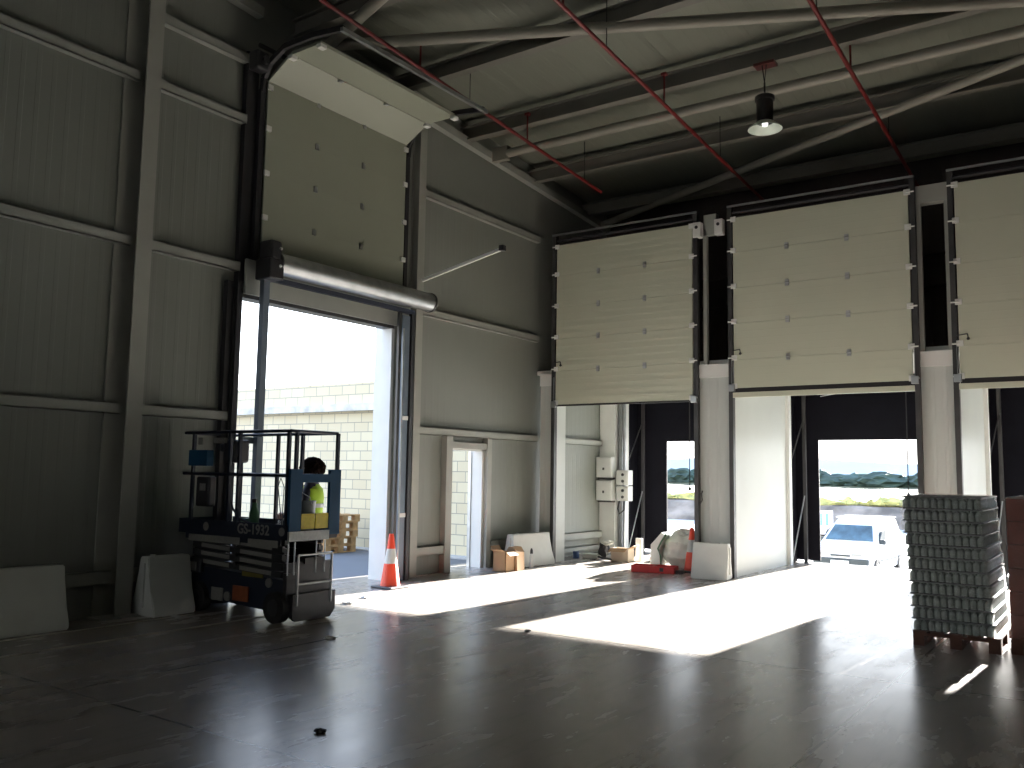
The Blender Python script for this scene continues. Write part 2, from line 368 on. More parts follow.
# ------------------------------------------------------------------ roof steel
for i, (y, w_) in enumerate(((15.35, .12), (13.40, .12), (11.35, .14), (9.50, .14), (7.65, .14), (5.75, .14))):
    z = roofz(y)+.13
    b = MB().ibeam((XW, y, z), (14, y, z), w_, .24)
    o = b.build('roof_purlin', 'purlin'); struct(o)
def T(name, p, q, r, label):
    o = MB().tube(p, q, r, 16).build(name, 'tube', smooth=True); tag(o, label, 'roof tube'); return o
z12 = roofz(12.05)
o = thing('truss_chord_tube', 'pale round steel chord tube running out from an end plate at the left wall', 'roof tube', (-8.7, 12.05, z12))
MB().tube((-8.6, 12.05, z12), (14, 12.05, z12), .075, 16).build('tube', 'tube', o, True)
MB().box(-8.9, -8.58, 12.0, 12.1, z12-.11, z12+.13).build('end_plate', 'tube', o)
T('brace_tube', (-8.9, 7.9, roofz(7.9)-.02), (.8, 12.0, roofz(12)), .075, 'pale round roof brace tube rising diagonally from above the tall doorway, crossing the upper beams')
T('brace_tube', (-8.9, 15.95, roofz(15.95)), (.8, 12.1, roofz(12.1)), .065, 'pale round roof brace tube slanting over the tops of the dock doors')
T('brace_tube', (-8.9, 8.02, roofz(8)-.02), (-5.0, 6.77, roofz(6.77)), .075, 'short pale roof brace tube leaving the frame above the curved tall door')

# sprinkler pipes with their hangers
def sprinkler(x, label, y1, hang):
    f_ = (5.15/5.5)
    dz = -.33
    r0 = thing('sprinkler_pipe', label, 'sprinkler pipe', (x, y1, roofz(y1)+dz), 'red sprinkler pipes below the roof')
    MB().tube((x, -6, roofz(-6)+dz), (x, y1, roofz(y1)+dz), .028, 10).build('pipe', 'red', r0, True)
    for k2, y in enumerate(hang):
        z = roofz(y)
        if k2 % 2 == 0:
            MB().tube((x, y, z+dz), (x, y, z+.12), .014, 8).box(x-.04, x+.04, y-.03, y+.03, z+.10, z+.14).build('hanger', 'red', r0)
        else:
            MB().tube((x, y, z+dz), (x, y, z+.38), .006, 6).build('hanger_rod', 'cable', r0)
    return r0
sprinkler(-7.62, 'red sprinkler pipe nearest the left wall, passing beside the curved tall door', 13.6, (8.6, 9.7, 11.2, 13.0))
sprinkler(-5.20, 'red sprinkler pipe in the middle, ending above the first dock door', 15.2, (8.35, 9.4, 11.1, 13.2))
sprinkler(-2.72, 'red sprinkler pipe passing just beyond the hanging lamp, ending above the second dock door', 16.0, (9.5, 9.9, 11.4, 13.6))

# hanging high-bay lamp
lx, ly = -3.80, 11.25
L0 = thing('high_bay_lamp', 'black high-bay lamp with pale bell reflector hanging from the roof', 'lamp', (lx, ly, 6.15))
MB().lathe([(.105, 6.32), (.11, 6.35), (.11, 6.62), (.13, 6.625), (.13, 6.68), (.10, 6.70), (.03, 6.72)], (lx, ly, 0), 20).build('housing', 'lampblack', L0, True)
MB().lathe([(.225, 6.23), (.22, 6.25), (.16, 6.29), (.11, 6.33), (.10, 6.33), (.15, 6.285), (.21, 6.245), (.225, 6.23)], (lx, ly, 0), 32, cap=False).build('reflector', 'shade', L0, True)
MB().lathe([(.01, 6.27), (.035, 6.28), (.04, 6.31), (.03, 6.33)], (lx, ly, 0), 14).build('bulb', 'bulb', L0, True)
MB().tube((lx, ly, 6.70), (lx, ly, 6.88), .012, 6).tube((lx, ly, 6.88), (lx-.03, ly, 7.14), .006, 6).tube((lx, ly, 6.88), (lx+.03, ly, 7.14), .006, 6).build('suspension_wire', 'cable', L0)
MB().box(lx-.14, lx+.14, ly-.03, ly+.13, 7.13, 7.17).build('mounting_bracket', 'redcable', L0)

# ------------------------------------------------------------------ dock doors
def dock_door(a, c, label, fine):
    r0 = thing('sectional_door', label, 'sectional door', ((a+c)/2, YD-.06, 2.85), 'raised cream sectional doors of the loading docks')
    y0, y1 = YD-.09, YD-.05
    zs = [3.0 if not fine else 2.84, 3.46, 4.05, 4.63, 5.22, 5.80]
    for i in range(5):
        b = MB().box(a+.05, c-.05, y0, y1, zs[i]+.001, zs[i+1]-.001, .002)
        if fine:
            nr = 5
            for q in range(1, nr):
                zz = zs[i]+(zs[i+1]-zs[i])*q/nr
                b.box(a+.06, c-.06, y0-.005, y0+.01, zz-.035*1.2, zz+.02)
        b.build('panel_section', 'doorpanel', r0)
    for z in zs[1:5]:
        for fx in (.335, .665):
            x = a+(c-a)*fx
            MB().box(x-.03, x+.03, y0-.012, y0, z-.05, z+.05).tube((x-.035, y0-.014, z), (x+.035, y0-.014, z), .008, 8).build('hinge', 'galv', r0)
    for z in zs[:5]+[5.74]:
        for x, sg in ((a+.06, -1), (c-.06, 1)):
            MB().box(x-.045, x+.045, y0-.02, y0, z-.01, z+.075, .004).tube((x, y0-.02, z+.03), (x+sg*.1, y0-.02, z+.03), .012, 8).build('roller_bracket', 'whiteplastic', r0)
    zb = zs[0]
    if fine: MB().box(a+.05, c-.05, y0, y1, zb-.03, zb).build('bottom_seal', 'rubber', r0)
    else:
        MB().box(a+.05, c-.05, y0, y1, zb-.07, zb).build('bottom_seal', 'rubber', r0)
        MB().box(a+.03, c-.03, y0-.01, y1, zb-.15, zb-.07).build('bottom_rail', 'doorpanel', r0)
    for x in (a-.005, c+.005):
        MB().box(x-.035, x+.035, y0-.005, YD+.0, 0, 6.02).build('track', 'track', r0)
    MB().box(a-.04, c+.04, y0-.03, y0, 5.98, 6.01).build('top_bar', 'galv', r0)
    MB().tube((a, YD-.03, 5.9), (c, YD-.03, 5.9), .03, 12).build('spring_shaft', 'blacksteel', r0, True)
    # lock lever on the left
    MB().tube((a, y0-.03, 3.60), (a+.16, y0-.03, 3.62), .008, 8).tube((a+.16, y0-.03, 3.62), (a+.17, y0-.04, 3.56), .008, 8).blob((a+.17, y0-.04, 3.55), (.022, .022, .022), 2, 0).build('lock_lever', 'blacksteel', r0)
    # corner bottom bracket and cable
    for x in (a+.02, c-.02):
        MB().box(x-.05, x+.05, y0-.05, y0, zb-.05, zb+.06, .005).tube((x, y0-.03, zb), (x, y0-.02, zb+.5), .006, 6).build('corner_bracket', 'galv', r0)
    return r0
labs = ['finely ribbed cream dock door, raised above the bay with the electrical boxes',
        'smooth cream dock door raised above the bay that shows the white van',
        'raised cream dock door above the pallets of drinks, cut by the picture edge']
for i, (a, c) in enumerate(BAYS[:3]): dock_door(a, c, labs[i], i == 0)
# operators between doors 1 and 2
for x, lab in ((-5.76, 'small white door operator box with black eye beside the first dock door top'), (-5.38, 'small white door operator box with black eye beside the second dock door top')):
    r0 = thing('operator_box', lab, 'door operator', (x, YD-.06, 5.55))
    MB().box(x-.07, x+.07, YD-.12, YD+.02, 5.56, 5.82, .01).build('casing', 'whiteplastic', r0)
    MB().tube((x, YD-.13, 5.73), (x, YD-.11, 5.73), .028, 12).build('eye', 'blacksteel', r0)
o = MB().box(-5.68, -5.46, YD, YD+.1, 5.6, 5.95).build('junction_box', 'girt'); tag(o, 'grey junction box mounted between the two white operator boxes', 'junction box')
# narrow posts behind the tracks, above the piers
for i, x in enumerate((-5.66, -2.36, -1.99)): struct(MB().box(x-.03, x+.03, YD, YD+.08, 3.42, 5.7).build('trim_%d' % (tn+i), 'column'))
tn += 3

# dock shelters outside
slabs = ['black dock shelter outside the first bay, its opening partly hidden by the sack', 'black dock shelter framing the view of the white van', 'black dock shelter outside the third bay behind the pallets', 'black dock shelter outside the fourth bay']
for i in range(3):
    (a, c), (oa, oc) = BAYS[i], OPEN[i]
    r0 = thing('dock_shelter', slabs[i], 'dock shelter', ((a+c)/2, 17.0, 0), 'black dock shelters')
    MB().box(a-.1, oa, 17.06, 17.10, .04, 3.4).build('side_curtain', 'curtain', r0)
    MB().box(oc, c+.1, 17.06, 17.10, .04, 3.4).build('side_curtain', 'curtain', r0)
    MB().box(oa, oc, 17.06, 17.10, 2.30, 3.4).build('head_curtain', 'curtain', r0)
    for x in (a-.1, c+.06): MB().box(x, x+.04, YO+.02, 17.06, 0, 3.4).build('side_wall', 'curtain', r0)
    MB().box(a-.1, c+.1, YO+.12, 17.1, 3.4, 3.44).build('roof_panel', 'curtain', r0)
    xs = a+.16
    MB().box(xs-.03, xs+.03, 16.85, 16.91, 0, 3.3).build('frame_post', 'track', r0)
    MB().tube((xs, 16.85, 1.25), (xs-.14, 16.5, .05), .012, 8).build('brace', 'galv', r0)
    MB().tube((xs, 16.85, 2.7), (xs-.14, 16.5, 1.9), .012, 8).build('brace', 'track', r0)
    MB().tube((oa+.1, 16.9, 3.12), (oa+1.2, 16.9, 3.3), .012, 8).build('top_brace', 'galv', r0)
a, c = BAYS[3]; oa, oc = OPEN[3]
struct(MB().box(a-.1, oa, YO, YO+.1, 0, 3.4).box(oc, c+.1, YO, YO+.1, 0, 3.4).box(oa, oc, YO, YO+.1, 0, 3.4).build('wall_back_bay', 'curtain'))  # unseen fourth bay, walled shut to keep its light off the left side
# pull cords
for x, z1, lab in ((-6.08, 2.9, 'black pull cord with knob hanging in the first dock opening'), (-2.66, 2.6, 'thin black pull cord hanging in the second dock opening')):
    r0 = thing('pull_cord', lab, 'cord', (x, 13.95, 1.35))
    MB().tube((x, 13.95, 1.39), (x, 13.95, 3.42), .008, 6).build('cord', 'cable', r0)
    MB().blob((x, 13.95, 1.37), (.025, .025, .03), 2, 0).build('knob', 'cable', r0)
# hook handle on pier 12
o = MB().path([(-5.72, YD-.02, 1.35), (-5.72, YD-.06, 1.30), (-5.70, YD-.08, 1.2), (-5.76, YD-.06, 1.12), (-5.80, YD-.02, 1.14)], .012).build('cable_hook', 'track'); tag(o, 'small curved hook on the white pier right of the first dock bay', 'hook')

# ------------------------------------------------------------------ tall sectional door, left wall
r0 = thing('tall_sectional_door', 'tall pale sectional door raised above the doorway, its top sections curving under the roof', 'sectional door', (-8.9, 8.45, 4.1))
ya, yb = 7.12, 9.78; x1 = -8.90
zz = [4.15, 4.79, 5.38, 5.98, 6.58]
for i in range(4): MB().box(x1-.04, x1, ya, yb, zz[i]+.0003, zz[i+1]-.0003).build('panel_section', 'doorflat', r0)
pA, pB, pC = Vector((x1, 0, 6.585)), Vector((x1+.42, 0, 6.83)), Vector((x1+.95, 0, 6.83))
for p, q in ((pA, pB), (pB, pC)):
    d = (q-p).normalized(); nn = Vector((-d.z, 0, d.x))
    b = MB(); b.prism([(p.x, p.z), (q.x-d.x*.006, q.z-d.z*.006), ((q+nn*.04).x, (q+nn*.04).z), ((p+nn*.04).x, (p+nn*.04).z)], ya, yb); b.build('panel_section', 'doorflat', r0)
for z in zz[1:4]+[6.58]:
    for y in (7.98, 8.87): MB().box(x1, x1+.012, y-.03, y+.03, z-.04, z+.04).build('hinge', 'galv', r0)
for y in (7.98, 8.87): MB().box(pB.x-.03, pB.x+.03, y-.03, y+.03, pB.z-.03, pB.z-.015).build('hinge', 'galv', r0)
for z in (4.2, 4.78, 5.36, 5.95, 6.5):
    for y in (ya+.02, yb-.02): MB().box(x1, x1+.03, y-.04, y+.04, z-.03, z+.04, .004).build('roller_bracket', 'whiteplastic', r0)
for P_ in (pB, pC):
    for y in (ya+.02, yb-.02): MB().box(P_.x-.05, P_.x+.03, y-.04, y+.06, P_.z-.05, P_.z, .004).build('roller_bracket', 'whiteplastic', r0)
for y in (ya-.07, yb+.07):
    b = MB(); b.box(x1-.07, x1-.01, y-.035, y+.035, 3.9 if y < 8 else 0, 6.45)
    if y < 8: b.box(x1-.07, x1-.01, 6.80, 6.87, 0, 3.9)
    pts = [(x1-.03, 6.42), (x1-.01, 6.60), (x1+.10, 6.78), (x1+.38, 6.92), (x1+.9, 6.92), (x1+1.42, 6.86)]
    b2 = MB()
    for (u0, w0), (u1, w1) in zip(pts, pts[1:]): b2.beam((u0, y, w0), (u1, y, w1), .05, .07, (0, 0, 1) if u1-u0 > .05 else (1, 0, 0))
    b.build('track', 'blacksteel', r0); b2.build('curved_track', 'blacksteel', r0)
MB().box(XW, x1-.07, 6.70, 6.86, 0, 3.9).box(XW, x1-.07, ya-.28, ya-.10, 3.9, 6.9).build('side_channel', 'blacksteel', r0)
MB().beam((x1+1.42, ya-.1, 6.84), (x1+1.42, yb+.15, 6.84), .05, .05).build('end_bar', 'galv', r0)
MB().box(x1-.02, x1+.16, ya-.32, ya-.12, 6.62, 6.86, .03).tube((x1+.16, ya-.2, 6.74), (x1+.2, ya-.2, 6.74), .05, 12).build('cable_drum', 'blacksteel', r0)
MB().tube((x1+.04, ya-.2, 6.98), (x1+.04, yb+.2, 6.98), .03, 12).build('spring_shaft', 'blacksteel', r0)

# roll-up fast door in the doorway
r0 = thing('roll_up_door', 'steel roll-up fast door, its bright rolled drum above the bright doorway', 'roll-up door', (-8.7, 8.6, 0))
b = MB().tube((-8.68, 7.2, 4.17), (-8.68, 10.15, 4.17), .14, 28); b.build('drum', 'galv', r0, True)
MB().tube((-8.68, 10.15, 4.17), (-8.68, 10.18, 4.17), .15, 28).build('drum_end', 'track', r0, True)
MB().box(-8.84, -8.56, 6.99, 7.22, 3.94, 4.20, .02).box(-8.82, -8.58, 7.01, 7.20, 4.18, 4.44, .04).build('motor_box', 'blacksteel', r0)
MB().blob((-8.54, 7.14, 4.33), (.02, .02, .02), 2, 0).blob((-8.54, 7.14, 4.11), (.02, .02, .02), 2, 0).build('motor_lamp', 'whiteplastic', r0)
MB().box(-8.78, -8.70, 7.03, 7.12, 0, 3.96).build('guide', 'guide', r0)
MB().box(-8.84, -8.78, 6.86, 7.03, 1.9, 1.98).build('guide_bracket', 'guide', r0)
MB().box(-8.80, -8.76, 9.58, 9.64, 0, 3.94).build('guide', 'track', r0)
MB().tube((-8.72, 9.64, .1), (-8.72, 9.64, 3.7), .014, 12).build('guide_pipe', 'galv', r0, True)
MB().box(-8.86, -8.80, 9.70, 9.86, 0, 3.92).build('side_cover', 'guide', r0)
MB().box(-8.84, -8.78, 9.88, 9.95, 0, 3.98).build('edge_seal', 'blacksteel', r0)
MB().box(-8.93, -8.89, 6.90, 9.95, 3.76, 4.2).build('head_panel', 'girt', r0)
MB().box(-8.84, -8.78, 7.2, 9.95, 3.96, 4.02).build('head_beam', 'darkblue', r0)
for z in (.95, 2.38): MB().box(-8.80, -8.785, 9.71, 9.86, z-.03, z+.03).build('bracket_tab', 'whiteplastic', r0)
# reveal of the tall doorway
struct(MB().box(XW-.26, XW-.02, 9.66, 9.72, 0, 3.8).box(XW-.12, XF, 9.64, 9.70, 0, 3.72).build('trim_%d' % tn, 'whiteplastic')); tn += 1
struct(MB().box(XW-.12, XF+.02, 6.78, 6.90, 0, 3.8).box(XW-.1, XF, 6.90, 9.68, 3.72, 3.8).build('trim_%d' % tn, 'track')); tn += 1
# strut from the column
r0 = thing('wall_strut', 'thin white strut with black end cap sticking out above the roll-up door', 'strut', (-8.9, 10.3, 4.56))
MB().beam((-8.92, 10.25, 4.56), (-7.65, 10.6, 4.97), .045, .045).build('bar', 'whiteplastic', r0)
MB().box(-7.68, -7.60, 10.56, 10.64, 4.94, 5.02).build('end_cap', 'blacksteel', r0)

# pedestrian door leaf, opened outwards
o = MB().box(XW-.18, XW+.04, 12.02, 12.08, 0, 2.0).box(XW-.12, XW+.04, 11.13, 11.16, 0, 2.0).box(XW-.12, XW+.04, 11.13, 12.08, 1.95, 2.0).build('door_1', 'whiteplastic'); struct(o)
MB().box(XW-.24, XW-.18, 12.0, 12.08, 0, 2.0).build('door_frame', 'galv', o)

# ------------------------------------------------------------------ electrical cabinet on the first bay's left side
o = MB().box(-9.03, -8.68, 16.12, 16.3, 0, 3.4).build('cable_duct', 'whiteplastic'); tag(o, 'tall white cable duct standing at the back left of the first bay', 'duct')
o = MB().box(-8.62, -8.55, 16.2, 16.28, 0, 3.4).tube((-8.50, 16.22, 0), (-8.50, 16.22, 3.4), .03, 12).build('conduit', 'galv'); tag(o, 'grey vertical conduit beside the white cable duct', 'conduit')
def ebox(x0, x1, z0, z1, y0, y1, lab, eyes=0):
    r0 = thing('electrical_box', lab, 'electrical box', ((x0+x1)/2, y1, z0), 'electrical boxes in the first bay')
    MB().box(x0, x1, y0, y1, z0, z1, .012).build('casing', 'whiteplastic', r0)
    MB().box(x0+.02, x1-.02, y0-.012, y0, z0+.02, z1-.02, .006).build('cover', 'whiteplastic', r0)
    xm = (x0+x1)/2
    if eyes:
        MB().tube((xm+.02, y0-.03, z1-.09), (xm+.02, y0, z1-.09), .03, 12).build('push_button', 'blacksteel', r0)
        MB().tube((xm+.02, y0-.03, z0+.08), (xm+.02, y0, z0+.08), .03, 12).build('push_button', 'track', r0)
    else:
        MB().box(xm-.02, xm+.02, y0-.02, y0, z0+.15, z0+.2).build('lock', 'track', r0)
        MB().box(x0+.03, x1, y0+.02, y1, z0-.035, z0-.002).build('cable_entry', 'track', r0)
ebox(-9.02, -8.66, 1.53, 1.95, 15.95, 16.12, 'large white electrical box, upper of the pair on the duct')
ebox(-9.02, -8.66, 1.06, 1.47, 15.95, 16.12, 'large white electrical box, lower of the pair on the duct')
ebox(-8.58, -8.30, 1.38, 1.68, 16.0, 16.2, 'upper small control box with two round buttons', 1)
ebox(-8.58, -8.30, 1.06, 1.36, 16.0, 16.2, 'lower small control box with two round buttons', 1)
o = MB().path([(-8.55, 16.1, 1.06), (-8.56, 16.05, .9), (-8.50, 16.0, .80), (-8.42, 16.05, .88), (-8.44, 16.1, 1.06)], .014).build('cable_loop', 'cable'); tag(o, 'dark loop of cable below the small control boxes', 'cable')

# ------------------------------------------------------------------ barriers
PROF = [(-.20, 0), (.20, 0), (.20, .06), (.13, .22), (.085, .40), (.07, .56), (-.07, .56), (-.085, .40), (-.13, .22), (-.20, .06)]
def barrier(loc, L, rz, lab, sc=1.0):
    r0 = thing('plastic_barrier', lab, 'barrier', (0, 0, 0), 'white plastic road barriers')
    b = MB().prism(PROF, -L/2, L/2, 'y')
    ed = [e for e in b.bm.edges]
    bmesh.ops.bevel(b.bm, geom=ed, offset=.012, segments=2, affect='EDGES')
    b.build('body', 'barrier', r0, True)
    MB().box(-.03, .03, -L/2-.02, -L/2+.02, .08, .50).build('joint', 'barrier', r0)
    MB().tube((0, -L*.3, .555), (0, -L*.3, .575), .03, 12).build('filler_cap', 'barrier', r0)
    r0.location = loc; r0.rotation_euler = (0, 0, rz); r0.scale = (sc, 1, sc)
    return r0
barrier((-8.80, 4.26, 0), 1.0, 0, 'dim white barrier at the left picture edge before the big column', 1.1)
barrier((-8.80, 5.93, 0), .52, 0, 'dim white barrier between the big column and the scissor lift', 1.12)
barrier((-8.66, 12.95, 0), 1.05, radians(-4), 'white barrier against the left wall, right of the pedestrian doorway', .98)
barrier((-5.43, 13.28, 0), .56, radians(90+8), 'short white barrier standing before the pier between the first two docks', .98)

# ------------------------------------------------------------------ traffic cones
def cone(loc, lab):
    x, y = loc
    r0 = thing('traffic_cone', lab, 'traffic cone', (x, y, 0))
    b = MB().box(x-.19, x+.19, y-.19, y+.19, 0, .03, .012); b.build('base', 'blacksteel', r0)
    def ring(z0, z1, mt, nm):
        R = lambda z: .135-.105*(z-.03)/.70
        MB().lathe([(R(z0), z0), (R(z1), z1), (R(z1)-.008, z1), (R(z0)-.008, z0), (R(z0), z0)], (x, y, 0), 28, cap=False).build(nm, mt, r0, True)
    ring(.03, .33, 'coneorange', 'body'); ring(.33, .53, 'coneband', 'reflective_band'); ring(.53, .73, 'coneorange', 'tip')
    return r0
cone((-8.40, 9.15), 'orange cone with grey band at the foot of the tall doorway')
cone((-6.03, 13.92), 'orange cone mostly hidden behind the short barrier and sack')

# ------------------------------------------------------------------ objects by the pedestrian door
r0 = thing('cardboard_box', 'open brown cardboard box before the barrier by the pedestrian door', 'box', (-8.42, 11.87, 0))
x0, x1_, y0, y1 = -8.55, -8.30, 11.75, 12.0
b = MB()
for q in ((x0, x0+.01, y0, y1), (x1_-.01, x1_, y0, y1), (x0, x1_, y0, y0+.01), (x0, x1_, y1-.01, y1)): b.box(q[0], q[1], q[2], q[3], 0, .32)
b.box(x0, x1_, y0, y1, 0, .01); b.build('body', 'card', r0)
MB().beam((x1_, (y0+y1)/2, .32), (x1_+.09, (y0+y1)/2, .26), .24, .008).build('flap', 'card', r0)
MB().beam((x0, (y0+y1)/2, .32), (x0-.06, (y0+y1)/2, .40), .24, .008).build('flap', 'card', r0)
MB().beam(((x0+x1_)/2, y0, .32), ((x0+x1_)/2, y0-.09, .36), .24, .008).build('flap', 'card', r0)
r0 = thing('paper_bag', 'tall folded brown paper bag standing right of the open cardboard box', 'bag', (-8.38, 12.14, 0))
b = MB().prism([(-8.50, 0), (-8.26, 0), (-8.27, .30), (-8.33, .38), (-8.44, .38), (-8.49, .30)], 12.03, 12.24); b.build('bag', 'card', r0)
r0 = thing('spray_bottle', 'slim grey bottle with dark top standing before the wall barrier', 'bottle', (-8.35, 12.58, 0))
MB().lathe([(.032, 0), (.034, .01), (.034, .2), (.026, .24)], (-8.35, 12.58, 0), 14).build('body', 'coneband', r0, True)
MB().lathe([(.026, .24), (.022, .30), (.01, .33)], (-8.35, 12.58, 0), 12).build('cap', 'cable', r0, True)

# ------------------------------------------------------------------ clutter in bay 1
r0 = thing('sack', 'big bulging white sack in the first dock opening', 'sack', (-6.45, 14.55, 0))
b = MB().blob((-6.40, 14.55, .28), (.43, .34, .36), 4, .035, 3)
for v in b.bm.verts:
    if v.co.z < .02: v.co.z = .005
    v.co.z += .05*sin(v.co.x*17)*max(0, v.co.z)*1.2; v.co.y += .03*sin(v.co.z*25)
b.build('sack_body', 'sack', r0, True)
MB().blob((-6.40, 14.5, .60), (.16, .13, .07), 2, .3, 5).build('gathered_top', 'sack', r0, False)
MB().path([(-6.74, 14.22, .02), (-6.74, 14.20, .2), (-6.79, 14.2, .32), (-6.72, 14.2, .45), (-6.64, 14.22, .58)], .015).build('strap', 'strap', r0)
o = MB().prism([(-6.95, 0.0), (-6.76, 0), (-6.80, .30), (-6.66, .56), (-6.74, .60), (-6.95, .38)], 14.25, 14.45).build('foam_block', 'whiteplastic'); tag(o, 'angled white foam slab standing left of the big sack', 'foam slab')
r0 = thing('red_crate', 'low red plastic tray on the floor before the white sack', 'crate', (-6.50, 13.5, 0))
rot = Matrix.Translation((-6.50, 13.48, 0)) @ Matrix.Rotation(radians(12), 4, 'Z')
b = MB(); b.box(-.36, .36, -.16, .16, 0, .015, mx=rot)
for q in ((-.36, .36, -.16, -.145), (-.36, .36, .145, .16), (-.36, -.345, -.16, .16), (.345, .36, -.16, .16), (-.01, .01, -.16, .16)): b.box(q[0], q[1], q[2], q[3], 0, .11, mx=rot)
b.build('tray', 'redplastic', r0)
MB().box(.12, .18, -.175, -.16, .03, .09, mx=rot).build('handle', 'blacksteel', r0)
MB().box(.36, .48, -.08, .06, 0, .05, mx=rot).build('tool_head', 'blacksteel', r0)
r0 = thing('cardboard_box', 'pale opened cardboard box lit by the sun in the first bay', 'box', (-7.75, 14.7, 0))
b = MB()
for q in ((-7.93, -7.92, 14.6, 14.85), (-7.59, -7.58, 14.6, 14.85), (-7.93, -7.58, 14.6, 14.61), (-7.93, -7.58, 14.84, 14.85)): b.box(*q, 0, .24)
b.box(-7.93, -7.58, 14.6, 14.85, 0, .01); b.build('body', 'palecard', r0)
MB().beam((-7.76, 14.6, .24), (-7.76, 14.48, .19), .34, .008).build('flap', 'card', r0)
MB().beam((-7.58, 14.72, .24), (-7.47, 14.72, .30), .24, .008).build('flap', 'card', r0)
o = MB().box(-7.60, -7.47, 14.95, 15.0, 0, .42, .005).build('upright_board', 'whiteplastic'); tag(o, 'small upright white board just behind the sunlit cardboard box', 'board')
r0 = thing('power_tool', 'dark hand tool heaped with rags left of the pale cardboard box', 'tool', (-8.15, 14.8, 0))
MB().blob((-8.20, 14.8, .16), (.11, .09, .14), 2, .3, 8).build('tool_body', 'blacksteel', r0)
MB().blob((-8.12, 14.8, .31), (.12, .08, .05), 2, .35, 9).build('rag', 'sack', r0)
MB().tube((-8.25, 14.7, .05), (-7.90, 14.55, .03), .02, 8).build('tool_handle', 'cable', r0)
o = MB().tube((-8.68, 14.6, 0), (-8.68, 14.6, .13), .06, 16).build('paint_can', 'bluecan'); tag(o, 'small dark blue can on the bay floor by the left door track', 'can')
o = MB().box(-8.6, -8.28, 14.7, 14.95, 0, .09, .01).build('flat_carton', 'sack'); tag(o, 'flat pale carton lying between the blue can and the tool', 'carton')
r0 = thing('polystyrene_tray', 'white tray with dark bits lying behind the red tray', 'tray', (-7.1, 15.3, 0))
MB().box(-7.4, -6.85, 15.1, 15.5, 0, .05, .01).box(-7.35, -6.9, 15.2, 15.5, .05, .11, .01).build('tray', 'whiteplastic', r0)
MB().box(-7.35, -7.15, 15.05, 15.12, .05, .08).build('scrap', 'blacksteel', r0)
# litter on the floor
spots = [((-7.95, 8.2), 'torn white scrap on the floor beside the orange cone'), ((-7.75, 7.72), 'white paper scrap lying right of the scissor lift'), ((-7.05, 5.85), 'pale crumpled scrap on the floor before the scissor lift'), ((-8.45, 5.85), 'pale crumb of litter at the foot of the dim barrier'), ((-6.3, 6.05), 'tiny pale scrap before the lift ladder')]
for i, ((x, y), lab) in enumerate(spots):
    o = MB().blob((x, y, .012), (.06+.02*(i % 2), .035, .014), 2, .4, 20+i).build('litter_scrap', 'paper'); tag(o, lab, 'litter', 'scraps of litter')
for i, ((x, y), lab) in enumerate([((-4.12, 3.9), 'dark lump of debris on the open floor'), ((-2.05, 4.5), 'dark chip on the glossy floor before the pallets'), ((-5.05, 7.55), 'dark chip at the tip of the second sunlit patch')]):
    o = MB().blob((x, y, .012), (.035, .03, .015), 2, .4, 40+i).build('debris_chip', 'cable'); tag(o, lab, 'debris')
struct(MB().box(-7.81, -7.75, -2, 6.6, .0005, .003).build('floor_line', 'paint'))
struct(MB().box(-8.50, -8.46, -2, 6.1, .0005, .003).build('floor_line', 'paint'))

# ------------------------------------------------------------------ scissor lift
LX, LY = -8.96, 6.25
Ln, Wd = 1.80, .76
r0 = thing('scissor_lift', 'dark blue scissor lift with railed platform parked against the left wall', 'scissor lift', (LX+Ln/2, LY+Wd/2, 0))
def X(v): return LX+v
def Yy(v): return LY+v*.88
MB().prism([(X(.12), .16), (X(1.70), .10), (X(1.74), .44), (X(.12), .50)], Yy(.06), Yy(.70)).build('chassis', 'darkblue', r0)
MB().box(X(.02), X(.34), Yy(-.0), Yy(.12), .42, .58, .015).build('hydraulic_tray', 'blacksteel', r0)
MB().box(X(.14), X(.27), Yy(-.006), Yy(0), .44, .54).build('decal', 'label', r0)
for wx in (.29, 1.60):
    for wy in (.0, .66):
        t_ = MB().tube((X(wx), Yy(wy-.01), .16), (X(wx), Yy(wy+.11), .16), .16, 28)
        wh = t_.build('wheel', 'rubber', r0, True)
        MB().tube((X(wx), Yy(wy-.02 if wy < .3 else wy+.10), .16), (X(wx), Yy(wy-.01 if wy < .3 else wy+.12), .16), .085, 20).build('hub', 'blacksteel', wh)
MB().box(X(.50), X(.70), Yy(.05), Yy(.06), .14, .28).build('decal', 'label', r0)
MB().tube((X(.78), Yy(.04), .20), (X(.78), Yy(.06), .20), .05, 18).build('round_decal', 'label', r0)
MB().box(X(.88), X(1.14), Yy(.04), Yy(.055), .17, .33).build('warning_decal', 'orangelabel', r0)
MB().box(X(1.02), X(1.36), Yy(.045), Yy(.058), .44, .50).build('yellow_decal', 'dimyellow', r0)
MB().tube((X(1.46), Yy(.04), .40), (X(1.46), Yy(.058), .40), .05, 18).build('round_decal', 'label', r0)
# scissor arms folded, four levels
for i in range(4):
    z = .53+i*.088
    for y in (.06, .64):
        for sg in (-1, 1):
            yy = Yy(y+.03*(sg > 0))
            a = MB().beam((X(.14), yy, z-sg*.035), (X(1.66), yy, z+sg*.035), .035, .06).build('scissor_arm', 'blacksteel', r0)
            if y < .1 and sg < 0:
                for xa, xb in ((.30, .80), (.98, 1.50)):
                    za = z+.035-.07*(xa-.14)/1.52; zb = z+.035-.07*(xb-.14)/1.52
                    MB().beam((X(xa), yy-.019, za), (X(xb), yy-.019, zb), .004, .045).build('warning_strip', 'label', a)
for i in range(3): MB().tube((X(.9), Yy(.03), .56+i*.1), (X(.9), Yy(.72), .56+i*.1), .025, 12).build('pivot_pin', 'track', r0)
